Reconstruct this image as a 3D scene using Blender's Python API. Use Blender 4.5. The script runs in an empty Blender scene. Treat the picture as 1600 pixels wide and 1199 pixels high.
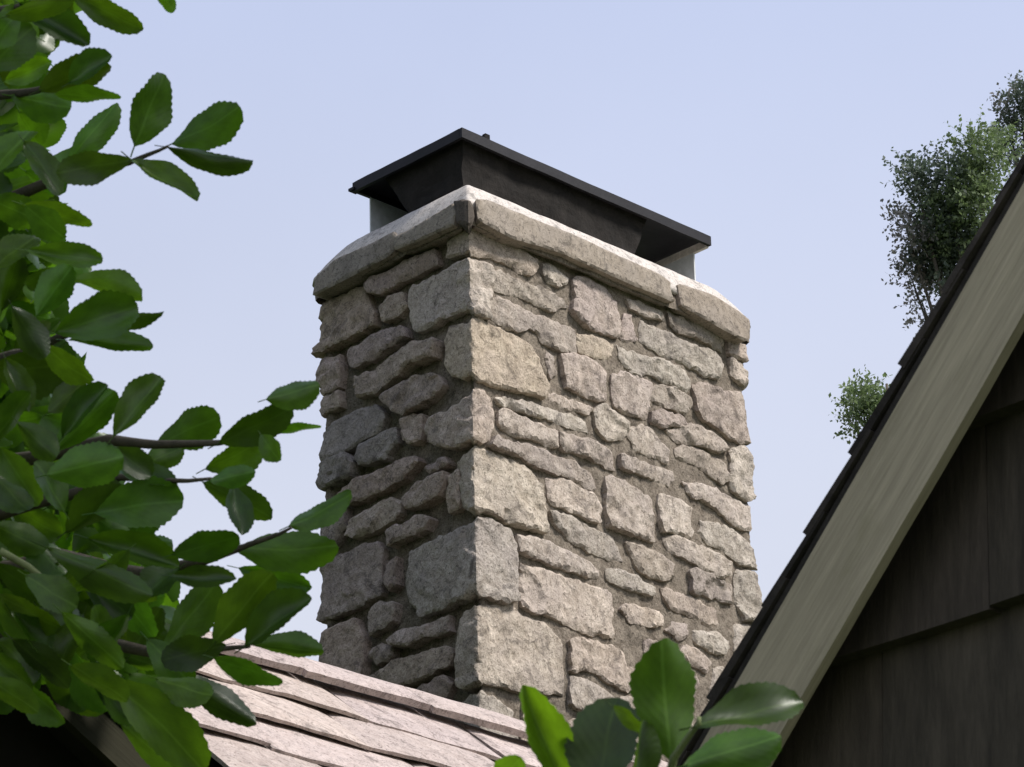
import bpy, math, random
import numpy as np
from mathutils import Vector, Matrix, noise
from mathutils.geometry import delaunay_2d_cdt

random.seed(11)
V = Vector
scene = bpy.context.scene
col = scene.collection

# ------------------------------------------------------------------ camera
FPX = 5500.0                       # focal length in photograph pixels (1600 wide)
PITCH, ROLL = math.radians(24.014), math.radians(1.545)
CAM = V((0, 0, 1.6))
F = V((0, math.cos(PITCH), math.sin(PITCH)))
R0 = V((1, 0, 0))
U0 = R0.cross(F)
R = R0 * math.cos(ROLL) - U0 * math.sin(ROLL)
U = U0 * math.cos(ROLL) + R0 * math.sin(ROLL)
cd = bpy.data.cameras.new('camera')
cam = bpy.data.objects.new('camera', cd)
col.objects.link(cam)
cd.sensor_width = 36
cd.lens = FPX / 1600 * 36
cd.clip_start, cd.clip_end = 0.1, 2000
M = Matrix((R, U, -F)).transposed().to_4x4()
M.translation = CAM
cam.matrix_world = M
cd.dof.use_dof = True
cd.dof.focus_distance = 13.6
cd.dof.aperture_fstop = 40
scene.camera = cam

# ------------------------------------------------------------------ light
SUN_EL, SUN_AZ = math.radians(50), (0.93, -0.37)      # towards the sun, plan
sd = V((SUN_AZ[0], SUN_AZ[1], 0)).normalized() * math.cos(SUN_EL) + V((0, 0, math.sin(SUN_EL)))
sl = bpy.data.lights.new('sun', 'SUN')
sl.energy = 5.0
sl.angle = math.radians(14)
sl.color = (1.0, 0.955, 0.89)
so = bpy.data.objects.new('sun', sl)
col.objects.link(so)
so.rotation_euler = (-sd).to_track_quat('-Z', 'Y').to_euler()
world = bpy.data.worlds.new('World')
scene.world = world
world.use_nodes = True
wn, wl = world.node_tree.nodes, world.node_tree.links
wn.clear()
wo = wn.new('ShaderNodeOutputWorld')
bg = wn.new('ShaderNodeBackground')
sky = wn.new('ShaderNodeTexSky')
sky.sky_type = 'NISHITA'
sky.sun_disc = False
sky.sun_elevation = SUN_EL
sky.sun_rotation = math.atan2(SUN_AZ[0], SUN_AZ[1])
sky.dust_density = 3.0
sky.air_density = 1.0
bg.inputs['Strength'].default_value = 0.1
# thin bright overcast veil in front of the clear sky (even in all directions)
veil = wn.new('ShaderNodeMix')
veil.data_type = 'RGBA'
veil.inputs[0].default_value = 0.80
# the veil is paler towards the horizon and bluer towards the zenith, the same all round
wc_ = wn.new('ShaderNodeTexCoord')
ws_ = wn.new('ShaderNodeSeparateXYZ')
wr_ = wn.new('ShaderNodeValToRGB')
wm_ = wn.new('ShaderNodeMix')
wm_.data_type = 'RGBA'
wm_.blend_type = 'MULTIPLY'
wm_.inputs[0].default_value = 1.0
wm_.inputs[7].default_value = (10, 10, 10, 1)
wl.new(wc_.outputs['Generated'], ws_.inputs[0])
wl.new(ws_.outputs[2], wr_.inputs[0])
ce = wr_.color_ramp.elements
for _ in range(2): ce.new(0.5)
for e_, (p_, c_) in zip(ce, ((0.0, (.90, .91, .98)), (0.30, (.88, .90, .99)), (0.50, (.66, .735, .985)), (1.0, (.48, .57, .86)))):
    e_.position = p_
    e_.color = (*c_, 1)
wl.new(wr_.outputs[0], wm_.inputs[6])
wz_ = wn.new('ShaderNodeTexNoise')                 # very faint unevenness of the veil, all round
wz_.inputs['Scale'].default_value = 5.0
wz_.inputs['Detail'].default_value = 5
wl.new(wc_.outputs['Generated'], wz_.inputs['Vector'])
wq_ = wn.new('ShaderNodeMapRange')
wq_.inputs['From Min'].default_value, wq_.inputs['From Max'].default_value = 0.3, 0.7
wq_.inputs['To Min'].default_value, wq_.inputs['To Max'].default_value = 0.955, 1.045
wl.new(wz_.outputs[0], wq_.inputs['Value'])
wv_ = wn.new('ShaderNodeVectorMath')
wv_.operation = 'SCALE'
wl.new(wm_.outputs[2], wv_.inputs[0])
wl.new(wq_.outputs[0], wv_.inputs['Scale'])
wl.new(wv_.outputs[0], veil.inputs[7])
wl.new(sky.outputs[0], veil.inputs[6])
wl.new(veil.outputs[2], bg.inputs['Color'])
wl.new(bg.outputs[0], wo.inputs[0])
scene.view_settings.view_transform = 'Standard'
scene.view_settings.look = 'None'
scene.view_settings.exposure = 0.0
scene.view_settings.gamma = 1.0
scene.view_settings.use_curve_mapping = False

# ------------------------------------------------------------------ helpers
def ray(x, y):
    return F + R * ((x - 800) / FPX) + U * ((599.5 - y) / FPX)
def at(x, y, depth):
    return CAM + ray(x, y) * depth
def hit(x, y, p0, n):
    d = ray(x, y)
    return CAM + d * ((p0 - CAM).dot(n) / d.dot(n))
def tag(o, label=None, cat=None, group=None, kind=None):
    if label: o['label'] = label
    if cat: o['category'] = cat
    if group: o['group'] = group
    if kind: o['kind'] = kind
    return o
def empty(name, loc):
    o = bpy.data.objects.new(name, None)
    o.location = loc
    o.empty_display_size = 0.1
    col.objects.link(o)
    return o
def obj(name, verts, faces, mat, parent=None, smooth=False, center=True):
    """mesh object from world-space vertices; origin at its middle"""
    verts = [V(v) for v in verts]
    c = sum(verts, V((0, 0, 0))) / len(verts) if center else V((0, 0, 0))
    me = bpy.data.meshes.new(name)
    me.from_pydata([v - c for v in verts], [], faces)
    me.update()
    if smooth:
        me.polygons.foreach_set('use_smooth', [True] * len(me.polygons))
    me.materials.append(mat)
    o = bpy.data.objects.new(name, me)
    col.objects.link(o)
    set_parent(o, parent, c)
    return o
WL = {}
def set_parent(o, parent, world_loc):
    WL[o.name] = V(world_loc)
    if parent is None:
        o.location = world_loc
    else:
        o.parent = parent
        pl = WL.get(parent.name, V(parent.location))
        o.location = V(world_loc) - pl
def root(name, loc, label, cat, group=None):
    o = empty(name, loc)
    WL[o.name] = V(loc)
    return tag(o, label, cat, group)
def boxv(o, ax, ay, az, x0, x1, y0, y1, z0, z1):
    vs = [o + ax * x + ay * y + az * z for z in (z0, z1) for y in (y0, y1) for x in (x0, x1)]
    fs = [(0, 2, 3, 1), (4, 5, 7, 6), (0, 1, 5, 4), (2, 6, 7, 3), (0, 4, 6, 2), (1, 3, 7, 5)]
    return vs, fs
def join(parts):
    vs, fs = [], []
    for v, f in parts:
        n = len(vs)
        vs += list(v)
        fs += [tuple(i + n for i in q) for q in f]
    return vs, fs
def tube(pts, rads, n=7):
    vs, fs = [], []
    pts = [V(p) for p in pts]
    for i, p in enumerate(pts):
        t = (pts[min(i + 1, len(pts) - 1)] - pts[max(i - 1, 0)]).normalized()
        a = t.cross(V((0.3, 0.2, 0.9))).normalized()
        b = t.cross(a)
        for k in range(n):
            g = 2 * math.pi * k / n
            vs.append(p + (a * math.cos(g) + b * math.sin(g)) * rads[i])
    for i in range(len(pts) - 1):
        for k in range(n):
            fs.append((i * n + k, i * n + (k + 1) % n, (i + 1) * n + (k + 1) % n, (i + 1) * n + k))
    fs.append(tuple(range(n))[::-1])
    fs.append(tuple(range((len(pts) - 1) * n, len(pts) * n)))
    return vs, fs
def nz(p, s, off=0.0):
    return noise.noise(V((p[0] * s + off, p[1] * s + off * 1.7, p[2] * s - off)))
def fbm(p, s, octv=4, off=0.0):
    a, t = 1.0, 0.0
    for k in range(octv):
        t += a * nz(p, s * 2 ** k, off + k * 7.3)
        a *= 0.5
    return t

# ------------------------------------------------------------------ materials
def new_mat(name):
    m = bpy.data.materials.new(name)
    m.use_nodes = True
    nt = m.node_tree
    b = nt.nodes['Principled BSDF']
    return m, nt, b
def N(nt, t, **kw):
    n = nt.nodes.new(t)
    for k, v in kw.items():
        setattr(n, k, v)
    return n
def tex(nt, scale, detail=6, rough=0.6, vec=None, kind='ShaderNodeTexNoise', dist=0.0):
    n = nt.nodes.new(kind)
    n.inputs['Scale'].default_value = scale
    if kind == 'ShaderNodeTexNoise':
        n.inputs['Detail'].default_value = detail
        n.inputs['Roughness'].default_value = rough
        n.inputs['Distortion'].default_value = dist
    if vec: nt.links.new(vec, n.inputs['Vector'])
    return n
def ramp(nt, src, stops):
    r = nt.nodes.new('ShaderNodeValToRGB')
    e = r.color_ramp.elements
    while len(e) < len(stops): e.new(0.5)
    for i, (p, c) in enumerate(stops):
        e[i].position = p
        e[i].color = c if len(c) == 4 else (*c, 1)
    nt.links.new(src, r.inputs[0])
    return r
def mix(nt, fac, a, b, mode='MIX'):
    m = nt.nodes.new('ShaderNodeMix')
    m.data_type = 'RGBA'
    m.blend_type = mode
    for s, i in ((fac, 0), (a, 6), (b, 7)):
        if isinstance(s, (int, float)): m.inputs[i].default_value = s
        elif isinstance(s, tuple): m.inputs[i].default_value = s if len(s) == 4 else (*s, 1)
        else: nt.links.new(s, m.inputs[i])
    return m.outputs[2]
def bump(nt, b, h, strength=0.5, dist=0.01, prev=None):
    n = nt.nodes.new('ShaderNodeBump')
    n.inputs['Strength'].default_value = strength
    n.inputs['Distance'].default_value = dist
    nt.links.new(h, n.inputs['Height'])
    if prev: nt.links.new(prev, n.inputs['Normal'])
    nt.links.new(n.outputs[0], b.inputs['Normal'])
    return n.outputs[0]
def pos(nt):
    return N(nt, 'ShaderNodeNewGeometry').outputs['Position']
G = lambda v: (v, v, v)

def stone_mat(name, light, dark, grey, speck=0.5, use_obj=True, bs=1.0):
    m, nt, b = new_mat(name)
    p = pos(nt)
    big = tex(nt, 5.0, 5, 0.6, p)
    mid = tex(nt, 22, 6, 0.65, p, dist=0.4)
    fine = tex(nt, 125, 5, 0.8, p)
    crack = tex(nt, 13, 4, 0.6, p, dist=1.6)
    c = mix(nt, ramp(nt, mid.outputs[0], [(0.40, G(0)), (0.60, G(1))]).outputs[0], dark, light)
    c = mix(nt, ramp(nt, big.outputs[0], [(0.45, G(0)), (0.62, G(0.7))]).outputs[0], c, grey)
    # dark lichen / soot blotches with their own shape
    bl = tex(nt, 9, 8, 0.75, p, dist=0.7)
    c = mix(nt, ramp(nt, bl.outputs[0], [(0.545, G(0)), (0.63, G(0.7))]).outputs[0], c, tuple(x * 0.33 for x in grey))
    # hairline cracks
    c = mix(nt, ramp(nt, crack.outputs[0], [(0.484, G(0)), (0.5, G(0.8)), (0.516, G(0))]).outputs[0], c, tuple(x * 0.35 for x in dark))
    # grain
    c = mix(nt, speck, c, ramp(nt, fine.outputs[0], [(0.32, G(0.30)), (0.5, G(0.95)), (0.68, G(1.35))]).outputs[0], 'MULTIPLY')
    pit = tex(nt, 75, 3, 0.6, p)
    c = mix(nt, ramp(nt, pit.outputs[0], [(0.60, G(0)), (0.68, G(0.75))]).outputs[0], c, tuple(x * 0.3 for x in dark))
    # faint rain streaks
    vm = N(nt, 'ShaderNodeMapping')
    nt.links.new(p, vm.inputs[0])
    vm.inputs['Scale'].default_value = (1, 1, 0.12)
    st = tex(nt, 17, 5, 0.65, vm.outputs[0])
    c = mix(nt, 1.0, c, ramp(nt, st.outputs[0], [(0.3, G(0.84)), (0.5, G(1.0)), (0.7, G(1.04))]).outputs[0], 'MULTIPLY')
    if use_obj:
        oi = N(nt, 'ShaderNodeObjectInfo')
        c = mix(nt, 1.0, c, oi.outputs['Color'], 'MULTIPLY')
    nt.links.new(c, b.inputs['Base Color'])
    b.inputs['Roughness'].default_value = 0.95
    b.inputs['Specular IOR Level'].default_value = 0.15
    n1 = bump(nt, b, mid.outputs[0], 0.6, 0.018 * bs)
    n2 = bump(nt, b, pit.outputs[0], 0.5, 0.006 * bs, n1)
    bump(nt, b, fine.outputs[0], 0.6, 0.0045 * bs, n2)
    return m

M_STONE = stone_mat('limestone', (0.53, 0.472, 0.405), (0.365, 0.317, 0.264), (0.39, 0.343, 0.305), 0.55)
M_COPE = stone_mat('coping limestone', (0.36, 0.315, 0.265), (0.29, 0.25, 0.205), (0.31, 0.275, 0.24), 0.3, bs=0.28)
M_CROWN = stone_mat('crown cement', (0.60, 0.55, 0.505), (0.53, 0.48, 0.435), (0.55, 0.51, 0.475), 0.2, False, 0.28)
M_MORTAR = stone_mat('lime mortar', (0.285, 0.242, 0.196), (0.175, 0.144, 0.114), (0.225, 0.19, 0.152), 0.7, False)
M_SLATE = stone_mat('roof slate stone', (0.51, 0.44, 0.405), (0.43, 0.362, 0.33), (0.47, 0.403, 0.375), 0.28, bs=0.7)

def plain(name, c, rough=0.8, var=0.3, scale=8, metal=0.0, bumpd=0.002, stretch=None, spec=0.3, use_obj=False):
    m, nt, b = new_mat(name)
    p = pos(nt)
    if stretch:
        vm = N(nt, 'ShaderNodeMapping')
        nt.links.new(p, vm.inputs[0])
        vm.inputs['Rotation'].default_value = stretch[0]
        vm.inputs['Scale'].default_value = stretch[1]
        p = vm.outputs[0]
    t = tex(nt, scale, 7, 0.68, p, dist=0.3)
    t2 = tex(nt, scale * 6, 5, 0.7, p)
    cc = mix(nt, ramp(nt, t.outputs[0], [(0.28, G(0)), (0.72, G(1))]).outputs[0],
             tuple(x * (1 - var) for x in c), tuple(min(1, x * (1 + var)) for x in c))
    cc = mix(nt, 0.5, cc, ramp(nt, t2.outputs[0], [(0.3, G(0.65)), (0.7, G(1.2))]).outputs[0], 'MULTIPLY')
    if use_obj:
        oi = N(nt, 'ShaderNodeObjectInfo')
        cc = mix(nt, 1.0, cc, oi.outputs['Color'], 'MULTIPLY')
    nt.links.new(cc, b.inputs['Base Color'])
    b.inputs['Roughness'].default_value = rough
    b.inputs['Metallic'].default_value = metal
    b.inputs['Specular IOR Level'].default_value = spec
    n1 = bump(nt, b, t.outputs[0], 0.5, bumpd)
    bump(nt, b, t2.outputs[0], 0.5, bumpd * 0.4, n1)
    return m
M_CAP = plain('sooty cap metal', (0.012, 0.0115, 0.0145), 0.6, 0.5, 7, 0.2, 0.004)
M_COLLAR = plain('sooty collar', (0.016, 0.0135, 0.012), 0.95, 0.6, 11, 0.0, 0.02)
M_LEG = plain('pale galvanised strip', (0.62, 0.64, 0.66), 0.6, 0.12, 5)
M_BRANCH = plain('bark', (0.10, 0.085, 0.065), 0.9, 0.4, 30, 0, 0.004)
M_TWIG = plain('green twig', (0.16, 0.19, 0.08), 0.7, 0.3, 40)
M_GROUND = plain('ground grass', (0.06, 0.085, 0.03), 0.95, 0.5, 1.2, 0, 0.03)
M_HWALL = plain('house render', (0.42, 0.38, 0.32), 0.9, 0.2, 3)
M_DECK = plain('roof underlay', (0.07, 0.06, 0.055), 0.95, 0.3, 6)
M_ROOFING = plain('dark roof shingle', (0.035, 0.030, 0.028), 0.95, 0.5, 24, 0, 0.006, use_obj=True)

def leaf_mat(name, front, trans, k=0.35, gloss=0.36):
    m, nt, b = new_mat(name)
    oi = N(nt, 'ShaderNodeObjectInfo')
    tc = N(nt, 'ShaderNodeTexCoord')
    t = tex(nt, 3.2, 4, 0.6, tc.outputs['Object'])
    v = ramp(nt, t.outputs[0], [(0.3, G(0.7)), (0.7, G(1.2))]).outputs[0]
    # side veins either side of the midrib
    sep = N(nt, 'ShaderNodeSeparateXYZ')
    nt.links.new(tc.outputs['Object'], sep.inputs[0])
    ab = N(nt, 'ShaderNodeMath', operation='ABSOLUTE')
    nt.links.new(sep.outputs[1], ab.inputs[0])
    ma = N(nt, 'ShaderNodeMath', operation='MULTIPLY_ADD')
    nt.links.new(ab.outputs[0], ma.inputs[0])
    ma.inputs[1].default_value = -0.9
    nt.links.new(sep.outputs[0], ma.inputs[2])
    mm = N(nt, 'ShaderNodeMath', operation='MULTIPLY')
    nt.links.new(ma.outputs[0], mm.inputs[0])
    mm.inputs[1].default_value = 58
    sn = N(nt, 'ShaderNodeMath', operation='SINE')
    nt.links.new(mm.outputs[0], sn.inputs[0])
    vein = ramp(nt, sn.outputs[0], [(0.70, G(1)), (1.0, G(1.16))]).outputs[0]
    c = mix(nt, 1.0, front, v, 'MULTIPLY')
    c = mix(nt, 1.0, c, vein, 'MULTIPLY')
    mid = ramp(nt, ab.outputs[0], [(0.012, G(0.55)), (0.03, G(0))]).outputs[0]
    c = mix(nt, mid, c, tuple(min(1, x * 2.2 + .02) for x in front))
    sp_ = tex(nt, 14, 3, 0.6, tc.outputs['Object'])
    c = mix(nt, ramp(nt, sp_.outputs[0], [(0.70, G(0)), (0.76, G(0.6))]).outputs[0], c, (0.07, 0.05, 0.015))
    c = mix(nt, 1.0, c, oi.outputs['Color'], 'MULTIPLY')
    nt.links.new(c, b.inputs['Base Color'])
    b.inputs['Roughness'].default_value = gloss
    b.inputs['Specular IOR Level'].default_value = 0.5
    bump(nt, b, sn.outputs[0], 0.03, 0.002)
    tr = N(nt, 'ShaderNodeBsdfTranslucent')
    c2 = mix(nt, 1.0, trans, v, 'MULTIPLY')
    c2 = mix(nt, 1.0, c2, oi.outputs['Color'], 'MULTIPLY')
    nt.links.new(c2, tr.inputs[0])
    ms = N(nt, 'ShaderNodeMixShader')
    ms.inputs[0].default_value = k
    nt.links.new(b.outputs[0], ms.inputs[1])
    nt.links.new(tr.outputs[0], ms.inputs[2])
    nt.links.new(ms.outputs[0], nt.nodes['Material Output'].inputs[0])
    return m
M_LEAF = leaf_mat('broad leaf', (0.034, 0.085, 0.006), (0.12, 0.29, 0.008))

# ------------------------------------------------------------------ ground
g = obj('ground', [(-400, -400, 0), (400, -400, 0), (400, 400, 0), (-400, 400, 0)], [(0, 1, 2, 3)], M_GROUND)
tag(g, 'grassy ground below the houses', None, kind='structure')

# ------------------------------------------------------------------ chimney
A = math.radians(45.092)
d1 = V((math.cos(A), math.sin(A), 0))        # along the bright face, to the right and away
d2 = V((-math.sin(A), math.cos(A), 0))       # along the dark face, to the left and away
Z = V((0, 0, 1))
rc = ray(740, 700)
C0 = CAM + rc.normalized() * 13.75           # on the near vertical edge
W1, W2 = 1.655, 0.905
VTOP, VBOT = 0.985, -1.75

class Wrap:
    """the chimney's perimeter unrolled: s along it, v up, h outwards"""
    def __init__(self, off=0.0, soft=(0.004, 0.006), w=0.06):
        self.C = C0 - (d1 + d2) * off
        self.W1, self.W2, self.w, self.soft = W1 + 2 * off, W2 + 2 * off, w, soft
    def uv(self, x, y, wrap=True):
        xc = 740 + (y - 700) * 0.0222
        if x >= xc:
            p = hit(x, y, self.C, d2)
            s = (p - self.C).dot(d1)
            if wrap and s > self.W1 - 0.045: s = self.W1 + 0.10 + 0.03 * math.sin(y)
        else:
            p = hit(x, y, self.C, d1)
            s = -(p - self.C).dot(d2)
            if wrap and s < -self.W2 + 0.04: s = -self.W2 - 0.10 - 0.03 * math.sin(y)
        return (s, p.z - self.C.z)
    def P(self, s, v, h):
        w1, w2, w = self.W1, self.W2, self.w
        k = self.soft
        if 0 <= s <= w1: seg, t, L, o, dr, n = 0, s, w1, self.C, d1, -d2
        elif s > w1: seg, t, L, o, dr, n = 1, s - w1, w2, self.C + d1 * w1, d2, d1
        elif s >= -w2: seg, t, L, o, dr, n = 0, -s, w2, self.C, d2, -d1
        else: seg, t, L, o, dr, n = 1, -s - w2, w1, self.C + d2 * w2, d1, d2
        ka = k[0] if seg == 0 else k[1]
        kb = k[1] if seg == 0 else k[0]
        h = h - ka * math.exp(-(t / (ka * 2.2 + 1e-6)) ** 2) - kb * math.exp(-((L - t) / (kb * 2.2 + 1e-6)) ** 2)
        tt = t
        if t < w: tt = t - h * (1 - t / w)
        if t > L - w: tt = t + h * (1 - (L - t) / w)
        return o + dr * tt + n * h + Z * v
    def corners(self): return (0.0, self.W1, -self.W2)

def poly_resample(pts, step, wob, seed):
    out = []
    n = len(pts)
    # light corner rounding
    q = []
    for i in range(n):
        a, b = V((*pts[i], 0)), V((*pts[(i + 1) % n], 0))
        q += [a.lerp(b, 0.07), a.lerp(b, 0.93)]
    n = len(q)
    for i in range(n):
        a, b = q[i], q[(i + 1) % n]
        m = max(1, int(round((b - a).length / step)))
        for k in range(m):
            p = a.lerp(b, k / m)
            dx = wob * fbm((p.x, p.y, seed), 26, 3)
            dy = wob * fbm((p.x, p.y, seed + 9), 26, 3)
            out.append((p.x + dx, p.y + dy))
    return out

def grow(pts, d):
    n = len(pts)
    ar = sum(pts[i][0] * pts[(i + 1) % n][1] - pts[(i + 1) % n][0] * pts[i][1] for i in range(n))
    sg = 1 if ar > 0 else -1
    out = []
    for i in range(n):
        a, b, c = V(pts[i - 1]), V(pts[i]), V(pts[(i + 1) % n])
        e1, e2 = (b - a), (c - b)
        n1 = V((e1.y, -e1.x)) / max(1e-6, e1.length)
        n2 = V((e2.y, -e2.x)) / max(1e-6, e2.length)
        m = n1 + n2
        m = m / max(0.6, m.length) if m.length > 1e-6 else n1
        q = b + m * (d * sg)
        out.append((q.x, q.y))
    return out
def seg_dist(P, B):
    A_ = B
    Bn = np.roll(B, -1, 0)
    d = Bn - A_
    L2 = (d ** 2).sum(1) + 1e-12
    rel = P[:, None, :] - A_[None]
    t = np.clip((rel * d[None]).sum(2) / L2[None], 0, 1)
    pr = A_[None] + t[..., None] * d[None]
    return np.sqrt(((P[:, None] - pr) ** 2).sum(2)).min(1)
def inside(P, B):
    x, y = P[:, 0], P[:, 1]
    c = np.zeros(len(P), bool)
    n = len(B)
    for i in range(n):
        x1, y1 = B[i]
        x2, y2 = B[(i + 1) % n]
        cond = (y1 > y) != (y2 > y)
        with np.errstate(divide='ignore', invalid='ignore'):
            xi = (x2 - x1) * (y - y1) / (y2 - y1) + x1
        c ^= cond & (x < xi)
    return c

def stone(name, wr, poly, mat, parent, seed, base=None, rough=1.0, depth=0.055, grid=0.0125, tint=(1, 1, 1), round_=0.006, wob=0.006, out=0.0055, flat=False):
    rnd = random.Random(seed)
    B = poly_resample(grow(poly, out), 0.012, wob, seed * 3.1)
    Bn = np.array(B)
    lo, hi = Bn.min(0), Bn.max(0)
    pts = []
    y = lo[1]
    row = 0
    while y < hi[1]:
        x = lo[0] + (row % 2) * grid * 0.5
        while x < hi[0]:
            pts.append((x + rnd.uniform(-.25, .25) * grid, y + rnd.uniform(-.25, .25) * grid))
            x += grid
        y += grid * 0.9
        row += 1
    for cs in wr.corners():
        if lo[0] < cs < hi[0]:
            pts = [p for p in pts if abs(p[0] - cs) > grid * 0.45]
            for off in (-0.006, 0, 0.006):
                yy = lo[1]
                while yy < hi[1]:
                    pts.append((cs + off, yy))
                    yy += grid
    Pn = np.array(pts)
    keep = inside(Pn, Bn) & (seg_dist(Pn, Bn) > grid * 0.45)
    Pn = Pn[keep]
    allp = [V(b) for b in B] + [V(p) for p in Pn]
    nb = len(B)
    r = delaunay_2d_cdt(allp, [], [list(range(nb))], 1, 1e-7)
    vv, ff, ov = r[0], r[2], r[3]
    E = seg_dist(np.array([tuple(v) for v in vv]), Bn)
    if base is None: base = rnd.uniform(-0.004, 0.012)
    cx, cy = (lo + hi) / 2
    tx, ty = rnd.uniform(-.07, .07), rnd.uniform(-.12, .02)
    verts = []
    off = seed * 1.37
    for i, p in enumerate(vv):
        s, v = p
        q3 = (s, v, off)
        e = min(1.0, E[i] / round_)
        prof = math.sqrt(max(0, 1 - (1 - e) ** 2))
        h = base + tx * (s - cx) + ty * (v - cy)
        h += rough * (0.006 * fbm(q3, 7, 3) + 0.0052 * fbm(q3, 32, 4))
        # broken facets: terrace the relief a little
        c = nz(q3, 6.0, 3.3)
        if c > 0.12 and not flat: h -= rough * min(0.010, (c - 0.12) * 0.08)
        h = max(h, -0.006 + 0.003 * nz(q3, 40))
        h -= (1 - prof) * (0.007 + (0.0 if flat else 0.006 * nz(q3, 14, 5)))
        verts.append(wr.P(s, v, h))
    faces = [tuple(f) for f in ff]
    # orient outward
    f0 = faces[len(faces) // 2]
    # skirt down into the mortar
    idx = {}
    for i, o in enumerate(ov):
        for k in o:
            if k < nb: idx[k] = i
    ring = [idx[k] for k in range(nb) if k in idx]
    n0 = len(verts)
    for i in ring:
        s, v = vv[i]
        verts.append(wr.P(s, v, -depth))
    m = len(ring)
    for k in range(m):
        faces.append((ring[k], ring[(k + 1) % m], n0 + (k + 1) % m, n0 + k))
    o = obj(name, verts, faces, mat, parent, smooth=True)
    me = o.data
    import bmesh
    bm = bmesh.new()
    bm.from_mesh(me)
    bmesh.ops.recalc_face_normals(bm, faces=bm.faces)
    for f in bm.faces: f.smooth = True
    for e_ in bm.edges:
        if len(e_.link_faces) == 2 and e_.calc_face_angle(0) > 0.5: e_.smooth = False
    bm.to_mesh(me)
    bm.free()
    o.color = (*tint, 1)
    return o

chim = root('chimney', (C0.x, C0.y, 0), 'tall rubble limestone chimney with pale cement crown and dark flat metal cap', 'chimney')
wr = Wrap()

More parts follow.
